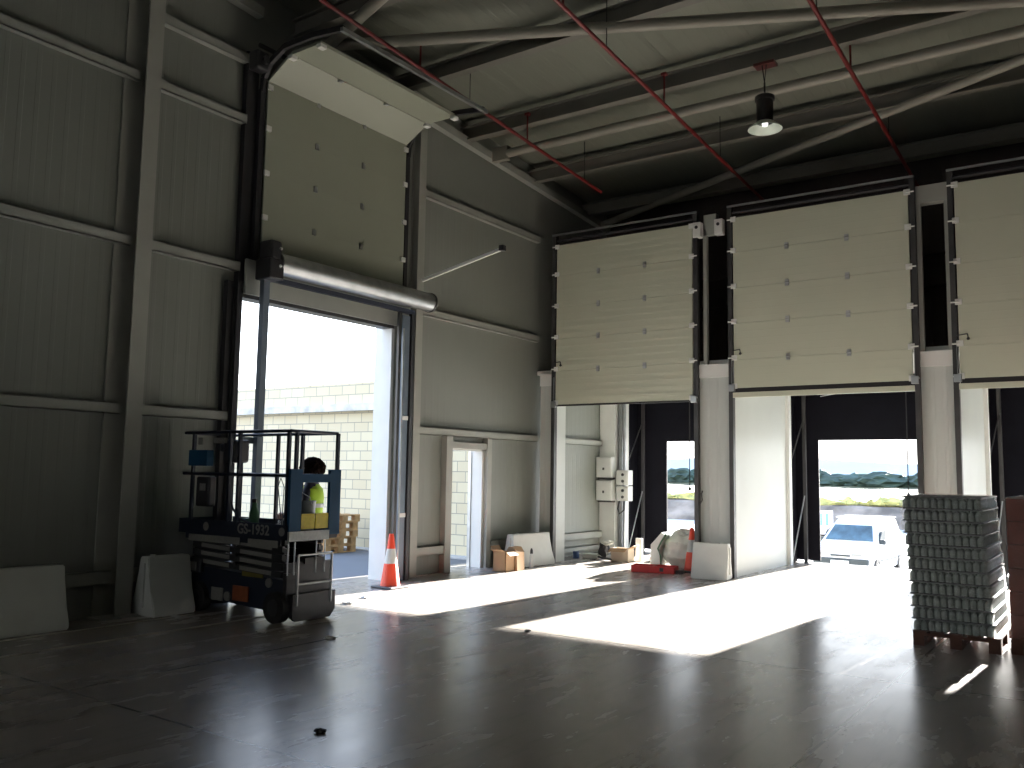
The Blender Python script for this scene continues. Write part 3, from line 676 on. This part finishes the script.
# ladder end cover
b = MB().prism([(Yy(.10), .06), (Yy(.16), .02), (Yy(.70), .02), (Yy(.78), .10), (Yy(.78), .30), (Yy(.10), .30)], X(Ln-.06), X(Ln-.01), 'x'); b.build('end_cover', 'blacksteel', r0)
MB().box(X(Ln-.12), X(Ln-.06), Yy(.05), Yy(.74), .1, .62).build('end_plate', 'blacksteel', r0)
ld = MB(); xx = X(Ln-.01)
ld.tube((xx, Yy(.16), .18), (xx, Yy(.16), .70), .014, 10).tube((xx, Yy(.70), .18), (xx, Yy(.70), .70), .014, 10)
for z in (.40, .70): ld.tube((xx, Yy(.16), z), (xx, Yy(.70), z), .014, 10)
ld.build('ladder', 'galv', r0, True)
for yy in (.02, .12, .46, .60): MB().tube((X(Ln-.03), Yy(yy), .50), (X(Ln-.03), Yy(yy), .84), .008, 8).build('chain', 'galv', r0)
MB().box(X(Ln-.1), X(Ln-.03), Yy(.02), Yy(.2), .46, .52).box(X(Ln-.1), X(Ln-.04), Yy(.3), Yy(.6), .60, .66).build('charger_bracket', 'track', r0)
# platform
MB().box(X(0), X(Ln), Yy(0), Yy(Wd), .86, .90).build('deck', 'blacksteel', r0)
ext = MB().box(X(.06), X(1.68), Yy(-.012), Yy(-.002), .80, .86).build('deck_beam', 'darkblue', r0)
MB().box(X(.12), X(1.02), Yy(-.016), Yy(-.011), .775, .85).box(X(1.16), X(1.64), Yy(-.016), Yy(-.011), .775, .85).build('lettered_strip', 'label', ext)
tb = MB().box(X(-.08), X(Ln-.02), Yy(-.01), Yy(.0), .86, 1.02).box(X(0), X(Ln), Yy(Wd), Yy(Wd+.01), .88, 1.02).box(X(-.08), X(-.06), Yy(0), Yy(Wd), .88, 1.02).build('toe_board', 'darkblue', r0)
text('model_lettering', 'GS-1932', .15, 'label', tb, (X(.97), Yy(-.013), .945), (1, 0, 0), (0, 0, 1))
MB().tube((X(1.69), Yy(-.014), .945), (X(1.69), Yy(-.009), .945), .045, 20).tube((X(.42), Yy(-.014), .945), (X(.42), Yy(-.009), .945), .048, 20).build('round_emblem', 'label', tb)
def post(x, y, z0, z1, w_=.035, mt='darkblue', nm='guardrail_post', x2=None):
    return MB().beam((X(x), Yy(y), z0), (X(x if x2 is None else x2), Yy(y), z1), w_, w_, (0, 1, 0)).build(nm, mt, r0)
for x in (.12, .78, .94, 1.74): post(x, .0, 1.0, 2.0)
for x in (.12, .78, 1.2): post(x, Wd, .90, 2.0)
post(1.77, Wd, .90, 2.0); post(1.76, .10, 1.5, 2.0)
for z, nm in ((2.0, 'top_rail'), (1.53, 'mid_rail')):
    for y in (0, Wd): MB().tube((X(-.05), Yy(y), z), (X(1.76), Yy(y), z), .018, 10).build(nm, 'darkblue', r0, True)
    MB().tube((X(1.76), Yy(0), z), (X(1.76), Yy(Wd), z), .018, 10).build(nm, 'darkblue', r0, True)
    MB().tube((X(-.03), Yy(0), z), (X(-.03), Yy(Wd), z), .018, 10).build(nm, 'darkblue', r0, True)
# blue gate frame at the ladder end
g = MB().box(X(1.76), X(1.80), Yy(-.01), Yy(.17), .86, 1.60).box(X(1.76), X(1.80), Yy(.62), Yy(.80), .90, 1.60).box(X(1.76), X(1.80), Yy(.17), Yy(.62), 1.46, 1.55).build('entry_gate', 'blue', r0)
for y0_, y1_ in ((.18, .39), (.41, .61)): MB().box(X(1.78), X(1.795), Yy(y0_), Yy(y1_), .97, 1.13).build('yellow_panel', 'yellow', g)
bn = MB().box(X(1.78), X(1.81), Yy(-.01), Yy(.62), .85, .95).build('name_plate', 'whitelabel', r0)
# control box, battery cases on the far-left of the platform
cb = MB().box(X(.08), X(.42), Yy(-.05), Yy(.06), 1.62, 1.80, .01).build('control_cabinet', 'blue', r0)
MB().box(X(.16), X(.40), Yy(.02), Yy(.14), 1.16, 1.50, .02).build('manual_box', 'blacksteel', r0)
MB().box(X(.24), X(.34), Yy(.012), Yy(.02), 1.34, 1.42).build('decal', 'label', r0)
MB().box(X(.52), X(.76), Yy(.1), Yy(.32), 1.66, 1.92, .03).box(X(.44), X(.58), Yy(.12), Yy(.26), 1.78, 1.88, .02).build('platform_controller', 'blacksteel', r0)
MB().box(X(.40), X(.60), Yy(.05), Yy(.10), 1.88, 1.94).box(X(.24), X(.32), Yy(-.04), Yy(.0), 1.86, 1.94).build('decal', 'label', r0)
MB().path([(X(.5), Yy(.2), 1.66), (X(.56), Yy(.18), 1.40), (X(.68), Yy(.16), 1.15), (X(.82), Yy(.15), 1.04), (X(1.0), Yy(.16), 1.0)], .012).build('control_cable', 'cable', r0)
# things riding on the platform
r1 = thing('bucket', 'grey plastic bucket standing on the lift platform behind the gate', 'bucket', (X(1.60), Yy(.32), .90))
bx, by = X(1.60), Yy(.40)
MB().lathe([(.115, .90), (.135, 1.25), (.142, 1.26), (.128, 1.25), (.11, .915)], (bx, by, 0), 24).build('body', 'bumper', r1, True)
MB().path([(bx-.135, by, 1.22), (bx-.12, by-.02, 1.30), (bx, by-.03, 1.35), (bx+.12, by-.02, 1.30), (bx+.135, by, 1.22)], .005).build('handle', 'galv', r1)
r1 = thing('cable_coil', 'tangled heap of cable with a tall loop on the lift platform', 'cable', (X(1.35), Yy(.45), .90))
rnd = random.Random(3); pts = []
for i in range(60):
    a = i*.55; rr_ = .08+.10*rnd.random(); pts.append((X(1.38)+rr_*1.3*cos(a), Yy(.45)+rr_*sin(a), .92+.11*rnd.random()+.03*sin(a)))
MB().path(pts, .007, 6).build('coil', 'coneband', r1)
MB().path([(X(1.27), Yy(.4), .95), (X(1.22), Yy(.4), 1.2), (X(1.18), Yy(.4), 1.4), (X(1.22), Yy(.4), 1.5), (X(1.28), Yy(.4), 1.4), (X(1.27), Yy(.4), 1.15), (X(1.29), Yy(.4), .95)], .006, 6).build('tall_loop', 'cable', r1)
r1 = thing('canister', 'greenish bottle standing on the lift platform by the middle posts', 'bottle', (X(.88), Yy(.3), .90))
MB().lathe([(.05, .90), (.055, .92), (.055, 1.1), (.03, 1.17), (.025, 1.22)], (X(.90), Yy(.30), 0), 16).build('body', 'strap', r1, True)
MB().lathe([(.03, 1.22), (.03, 1.26)], (X(.90), Yy(.30), 0), 12).build('cap', 'cable', r1)
MB().box(X(.72), X(.84), Yy(.25), Yy(.4), .90, 1.04, .01).build('small_case', 'strap', r1)

# ------------------------------------------------------------------ person behind the lift
def skin_body(name, verts, edges, radii, root, mt, parent, sub=2):
    me = bpy.data.meshes.new(name); me.from_pydata(verts, edges, []); o = bpy.data.objects.new(name, me); COL.objects.link(o)
    sm = o.modifiers.new('skin', 'SKIN'); sm.use_smooth_shade = True
    if not me.skin_vertices: bpy.context.view_layer.objects.active = o
    for i, r_ in enumerate(radii):
        v = me.skin_vertices[0].data[i]; v.radius = r_ if isinstance(r_, tuple) else (r_, r_); v.use_root = (i == root)
    if sub: o.modifiers.new('sub', 'SUBSURF').levels = sub; o.modifiers['sub'].render_levels = sub
    me.materials.append(MT[mt]); o.parent = parent
    return o
pr = thing('person', 'person with bushy dark hair in a yellow hi-vis vest standing behind the scissor lift', 'person', (0, 0, 0))
# local frame: faces -x'; origin at the feet
V = [(0, 0, .94), (0, 0, 1.10), (0, 0, 1.30), (0, 0, 1.42), (-.01, 0, 1.50), (-.02, 0, 1.58),
     (0, .09, .90), (-.02, .10, .50), (0, .11, .09), (-.14, .12, .04),
     (0, -.09, .90), (.02, -.10, .50), (.04, -.11, .09), (-.10, -.12, .04),
     (0, .17, 1.38), (-.03, .22, 1.12), (-.22, .16, 1.02), (-.29, .14, 1.03),
     (0, -.17, 1.38), (-.03, -.23, 1.12), (-.22, -.20, 1.03), (-.29, -.18, 1.04)]
E_ = [(0, 1), (1, 2), (2, 3), (3, 4), (4, 5), (0, 6), (6, 7), (7, 8), (8, 9), (0, 10), (10, 11), (11, 12), (12, 13), (3, 14), (14, 15), (15, 16), (16, 17), (3, 18), (18, 19), (19, 20), (20, 21)]
Rr = [(.12, .15), (.105, .135), (.115, .155), (.09, .12), .055, .055, .085, .06, .042, .035, .085, .06, .042, .035, .055, .043, .034, .026, .055, .043, .034, .026]
body = skin_body('body', V, E_, Rr, 0, 'navy', pr)
def hb(): return MB()
hd = MB().blob((-.03, 0, 1.605), (.095, .075, .115), 3, 0)
for v in hd.bm.verts:
    if v.co.x < -.09 and abs(v.co.y) < .02 and 1.57 < v.co.z < 1.61: v.co.x -= .022
    if v.co.z < 1.56: v.co.y *= .85
hd.blob((-.025, .076, 1.60), (.018, .01, .03), 2, 0).blob((-.025, -.076, 1.60), (.018, .01, .03), 2, 0)
head = hd.build('head', 'skin', pr, True)
MB().blob((-.118, .03, 1.62), (.008, .012, .008), 2, 0).blob((-.118, -.03, 1.62), (.008, .012, .008), 2, 0).build('eye', 'cable', head)
MB().box(-.122, -.105, -.025, .025, 1.548, 1.556).build('mouth', 'redplastic', head)
MB().blob((.0, 0, 1.64), (.158, .165, .14), 4, .06, 11).build('hair', 'hair', pr)
vb = MB()
rings = []
for z, rx, ry in ((.93, .15, .185), (1.10, .14, .175), (1.28, .15, .195), (1.38, .13, .20), (1.44, .08, .12)):
    rings.append([vb.bm.verts.new((rx*cos(2*pi*j/24), ry*sin(2*pi*j/24), z)) for j in range(24)])
for i in range(4):
    for j in range(24):
        vb.bm.faces.new((rings[i][j], rings[i][(j+1) % 24], rings[i+1][(j+1) % 24], rings[i+1][j]))
vest = vb.build('hi_vis_vest', 'vest', pr, True)
tp = MB()
for z in (1.02, 1.15):
    tp.lathe([(.152, z), (.152, z+.05)], seg=24, cap=False)
for v in tp.bm.verts: v.co.y *= 1.24
tp.build('reflective_tape', 'reflect', vest, True)
for sg in (1, -1):
    hx, hy, hz = -.29, .155*sg-.02, 1.035
    hm = MB().blob((hx-.03, hy, hz), (.045, .014, .038), 2, 0)
    for k2, ln in enumerate((.065, .075, .07, .055)):
        z = hz+.028-k2*.018
        hm.path([(hx-.06, hy, z), (hx-.06-ln*.5, hy, z), (hx-.06-ln*.85, hy-.012*sg, z-.006), (hx-.06-ln*.95, hy-.03*sg, z-.01)], .008, 8)
    hm.path([(hx-.01, hy, hz+.03), (hx-.03, hy-.025*sg, hz+.045), (hx-.06, hy-.035*sg, hz+.04)], .009, 8)
    hm.build('hand', 'skin', pr, True)
pr.location = (-8.33, 7.60, 0); pr.rotation_euler = (0, 0, radians(30)); pr.scale = (1, 1, .985)

# ------------------------------------------------------------------ wrapped pallets of drinks
def pallet_mesh(parent, x0, y0, mt, wx=.8, wy=1.2, z0=0):
    for i in range(3):
        xa = x0+i*(wx-.1)/2
        for yy in (0, wy/2-.07, wy-.14): MB().box(xa, xa+.1, y0+yy, y0+yy+.14, z0+.022, z0+.10).build('block', mt, parent)
        MB().box(xa, xa+.1, y0, y0+wy, z0, z0+.022).build('runner', mt, parent)
    b = MB()
    for yy in (0, wy/2-.07, wy-.14): b.box(x0, x0+wx, y0+yy, y0+yy+.14, z0+.10, z0+.122)
    for i in range(5):
        xa = x0+i*(wx-.12)/4; b.box(xa, xa+.12, y0, y0+wy, z0+.122, z0+.144)
    b.build('deck_board', mt, parent)
P1 = (-1.79, 9.40)
p1 = thing('wooden_pallet', 'dark wooden pallet under the wrapped stack of bottles', 'pallet', (P1[0]+.4, P1[1]+.6, 0))
pallet_mesh(p1, P1[0], P1[1], 'darkwood', .75)
ld = thing('bottle_stack', 'tall leaning stack of film-wrapped drink bottles on a pallet', 'bottle stack', (P1[0]+.4, P1[1]+.6, .144))
bb = MB(); hL = .117
rb = random.Random(5)
nx, ny = 11, 18
for i in range(nx):
    for j in range(ny):
        if 1 < i < nx-2 and 1 < j < ny-2: continue
        cx_, cy_ = P1[0]+.035+i*.0635, P1[1]+.035+j*.0645
        bb.lathe([(.029, .002), (.031, .012), (.031, .062), (.026, .078), (.013, .092), (.013, .104)], (cx_, cy_, .146), 8)
bb.box(P1[0]+.14, P1[0]+.57, P1[1]+.14, P1[1]+1.05, .15, .245)
lay = bb.build('bottle_layer', 'bottle', ld, True)
sep = MB().box(P1[0]-.005, P1[0]+.712, P1[1]-.005, P1[1]+1.175, .146+.104, .146+.117, .004).build('divider_sheet', 'bumper', ld)
for k2 in range(1, 11):
    c = lay.copy(); COL.objects.link(c); c.parent = ld; s2 = sep.copy(); COL.objects.link(s2); s2.parent = ld
    lean = -.0075*k2 + (-.006 if k2 > 4 else 0) + rb.uniform(-.003, .003)
    for q in (c, s2): q.location = (lean, .004*k2, k2*hL); q.rotation_euler = (0, 0, 0)
fb = MB()
zt = .146+11*hL+.01
fr = [(0, 0, 0)]
N = 24; rngs = []
for k2 in range(N+1):
    f = k2/N; z = .13+f*(zt-.13); lx_ = -.09*f-.004; off = .008+.006*sin(k2*2.1)
    xa, xb, ya_, yb_ = P1[0]+lx_-off, P1[0]+.712+lx_+off, P1[1]+.04*f-off, P1[1]+1.175+.04*f+off
    ring = []
    for (ax, ay), (bx_, by_) in (((xa, ya_), (xb, ya_)), ((xb, ya_), (xb, yb_)), ((xb, yb_), (xa, yb_)), ((xa, yb_), (xa, ya_))):
        for q in range(10):
            u = q/10; jit = .004*sin(q*3+k2*1.7)
            ring.append(fb.bm.verts.new((ax+(bx_-ax)*u+jit, ay+(by_-ay)*u+jit, z)))
    rngs.append(ring)
for k2 in range(N):
    for q in range(40): fb.bm.faces.new((rngs[k2][q], rngs[k2][(q+1) % 40], rngs[k2+1][(q+1) % 40], rngs[k2+1][q]))
fb.bm.faces.new(rngs[-1])
fb.build('stretch_film', 'film', ld, True)
P2 = (-.97, 9.50)
p2 = copy_tree(p1, (P2[0]+.4, P2[1]+.6, 0), 'dark wooden pallet under the red-brown cartons')
cs = thing('carton_stack', 'stack of red-brown film-wrapped cartons at the right picture edge', 'carton stack', (P2[0]+.4, P2[1]+.6, .144))
for k2 in range(6):
    b = MB()
    for i in range(2):
        for j in range(3):
            b.box(P2[0]+i*.39+.004, P2[0]+i*.39+.386, P2[1]+j*.39+.004, P2[1]+j*.39+.386, .146+k2*.215, .146+k2*.215+.21, .008)
    b.build('carton_layer', 'carton', cs)
fb = MB(); fb.box(P2[0]-.012, P2[0]+.79, P2[1]-.012, P2[1]+1.19, .14, 1.445, .03); fb.build('stretch_film', 'film', cs, True)

# ------------------------------------------------------------------ outside, left: pavement, block wall, pallets
struct(MB().box(-40, XW-.6, -14, 13.35, -.3, -.005).build('pavement', 'pave'))
b = MB().box(-40, XW-.35, 13.35, 13.6, -1.2, 3.45); struct(b.build('wall_block', 'block'))
struct(MB().box(-40, XW-.35, 13.20, 13.66, 2.84, 2.99).build('trim_90', 'coping'))
struct(MB().box(-40, XW-.35, 12.95, 13.35, -.005, .02).build('kerb', 'asphalt'))
pw = thing('wooden_pallet', 'wooden pallet lying outside the tall doorway, bottom of the pile', 'pallet', (-13.2, 12.3, 0), 'wooden pallets piled outside')
pallet_mesh(pw, -13.8, 11.9, 'wood', 1.2, .8)
places = ['second from the ground in the outside pile', 'third from the ground in the outside pile', 'fourth from the ground in the outside pile', 'topmost of the outside pile']
for k2 in range(4):
    copy_tree(pw, (-13.2+.03*(k2 % 2), 12.3+.02*k2, .146*(k2+1)), 'wooden pallet, ' + places[k2])
# ------------------------------------------------------------------ outside, dock yard
ZY = -1.35
def grid(name, mt, x0, x1, y0, y1, nx, ny, fz, seed=0):
    b = MB(); vv = [[b.bm.verts.new((x0+(x1-x0)*i/nx, y0+(y1-y0)*j/ny, fz(x0+(x1-x0)*i/nx, y0+(y1-y0)*j/ny))) for i in range(nx+1)] for j in range(ny+1)]
    for j in range(ny):
        for i in range(nx): b.bm.faces.new((vv[j][i], vv[j][i+1], vv[j+1][i+1], vv[j+1][i]))
    return b.build(name, mt, None, True)
rg = random.Random(9)
struct(grid('ground', 'asphalt', -90, 60, 16.5, 56, 4, 4, lambda x, y: ZY))
def bank(x, y):
    t_ = (y-55)/2; return ZY+1.22*min(1, max(0, t_))+(.12*rg.random() if 0 < t_ < 1.2 else 0)
struct(grid('terrain_bank', 'bank', -110, 60, 55, 57.5, 140, 8, bank))
def gr(x, y): return -.12+.87*min(1, (y-57)/35)+.10*rg.random()
struct(grid('terrain_grass', 'grass', -140, 80, 57, 96, 160, 16, gr))
struct(grid('terrain_field', 'field', -1500, 900, 96, 1500, 6, 6, lambda x, y: .7+(y-96)*.004))
rb = random.Random(4)
i = 0
x = -62.0; b = MB()
while x < -8:
    h = 1.2+rb.random()*.7; wd = 1.4+rb.random()*1.1
    b.blob((x, 92+rb.uniform(-1, 1), .7+h*.36), (wd, 1.3, h*.56), 3, .16, i)
    x += wd*1.05; i += 1
o = b.build('hedge', 'bush'); o['kind'] = 'stuff'; o['category'] = 'hedge'; o['label'] = 'long lumpy dark green hedge beyond the yard and dry grass'
b = MB(); x = -60.0; i = 0
while x < 20:
    b.blob((x, 57.6+rb.uniform(-.4, .4), -.1), (.5+rb.random()*.6, .4, .22+rb.random()*.3), 2, .3, 300+i); x += .45+rb.random()*.3; i += 1
o = b.build('grass', 'tuft'); o['kind'] = 'stuff'; o['category'] = 'grass'; o['label'] = 'fringe of dry yellow grass along the top of the rubble bank'
def hl(x, y):
    t_ = (y-1500)/60
    return 2+t_*(36+9*sin(x*.004)+6*sin(x*.011+1))
struct(grid('hills', 'hill', -2600, 1200, 1500, 1560, 60, 2, hl))

# ------------------------------------------------------------------ white van, seen from its front
vr = thing('van', 'small white van facing the dock in the bright yard', 'van', (0, 0, 0))
# local: x forward, y left, origin on the ground at the middle
side = [(-2.05, .35), (-2.08, 1.0), (-2.0, 1.72), (-1.85, 1.84), (-.10, 1.90), (.25, 1.84), (.62, 1.64), (1.22, 1.10), (1.95, .90), (2.08, .74), (2.10, .35), (1.9, .22), (-1.9, .22)]
b = MB(); Hw = .84
def wy(z): return Hw*(1.0 if z < 1.0 else 1.0-.32*(z-1.0)/.8)
A = [b.bm.verts.new((x, -wy(z)*(.93 if x > 1.9 else 1), z)) for x, z in side]; B = [b.bm.verts.new((x, wy(z)*(.93 if x > 1.9 else 1), z)) for x, z in side]
b.bm.faces.new(A); b.bm.faces.new(B[::-1])
for i in range(len(side)): b.bm.faces.new((A[i], B[i], B[(i+1) % len(side)], A[(i+1) % len(side)]))
bmesh.ops.recalc_face_normals(b.bm, faces=b.bm.faces[:])
bmesh.ops.bevel(b.bm, geom=[e for e in b.bm.edges], offset=.05, segments=3, affect='EDGES')
b.build('body', 'carpaint', vr, True)
dv = Vector((.60, 0, -.62)).normalized()
pw0, pw1 = Vector((.66, 0, 1.60)), Vector((1.17, 0, 1.145)); nv = Vector((.52, 0, .60)).normalized()
b = MB(); q = [(pw0+nv*.025, .55), (pw1+nv*.025, .70)]
vv = [b.bm.verts.new((q[0][0].x, -q[0][1], q[0][0].z)), b.bm.verts.new((q[0][0].x, q[0][1], q[0][0].z)), b.bm.verts.new((q[1][0].x, q[1][1], q[1][0].z)), b.bm.verts.new((q[1][0].x, -q[1][1], q[1][0].z))]
f0 = b.bm.faces.new(vv); ex = bmesh.ops.extrude_face_region(b.bm, geom=[f0]); bmesh.ops.translate(b.bm, vec=-nv*.03, verts=[v for v in ex['geom'] if isinstance(v, bmesh.types.BMVert)])
b.build('windscreen', 'carglass', vr)
for sg in (-1, 1):
    y = sg*(.79)
    MB().prism([(.55, 1.02), (1.0, 1.05), (.56, 1.42), (.15, 1.5), (.12, 1.02)], y-.06, y+.02, 'y').build('side_window', 'darktrim', vr)
    MB().box(.80, .92, sg*.80 if sg > 0 else -1.0, .98 if sg > 0 else -.80, 1.04, 1.20, .03).build('wing_mirror', 'darktrim', vr)
    MB().box(1.92, 2.06, sg*.46-.16, sg*.46+.16, .64, .80, .03).build('headlight', 'label', vr)
    for wx in (1.28, -1.35):
        wh = MB().tube((wx, sg*.70, .30), (wx, sg*.86, .30), .30, 26).build('wheel', 'rubber', vr, True)
        MB().tube((wx, sg*.855, .30), (wx, sg*.868, .30), .17, 18).build('hubcap', 'label', wh)
MB().box(1.95, 2.14, -.80, .80, .25, .64, .04).build('front_bumper', 'darktrim', vr)
for sg in (-1, 1): MB().box(-1.0, .95, sg*.86-.01, sg*.86+.01, .50, .56).build('side_moulding', 'darktrim', vr)
MB().box(2.05, 2.115, -.28, .28, .70, .75, .01).build('grille', 'darktrim', vr)
MB().box(2.14, 2.15, -.26, .26, .46, .57).build('number_plate', 'whiteplastic', vr)
MB().box(-1.6, .1, -.70, -.66, 1.82, 1.85).box(-1.6, .1, .66, .70, 1.82, 1.85).build('roof_bar', 'carpaint', vr)
vr.location = (-7.02, 29.2, ZY); vr.rotation_euler = (0, 0, radians(-92)); vr.scale = (1, 1, .93)
# truck with a barred side behind the van
tr_ = thing('stake_truck', 'pale truck bed with blue barred side, partly hidden behind the shelter edge', 'truck', (0, 0, 0))
b = MB().box(-2.0, 2.0, -.9, .9, .5, .62).box(-2.0, 2.0, -.9, -.86, .62, .9).box(-2.0, 2.0, -.9, -.86, 1.38, 1.46); b.box(-2, 2, .86, .9, .62, 1.46)
b.build('bed', 'carpaint', tr_)
for i in range(16): MB().box(-1.98+i*.26, -1.86+i*.26, -.91, -.87, .88, 1.40).build('slat', 'bluetruck', tr_)
for wx in (-1.4, 1.4):
    for sg in (-1, 1): MB().tube((wx, sg*.75, .3), (wx, sg*.92, .3), .3, 20).build('wheel', 'rubber', tr_, True)
tr_.location = (-12.9, 40.0, ZY); tr_.rotation_euler = (0, 0, radians(8))
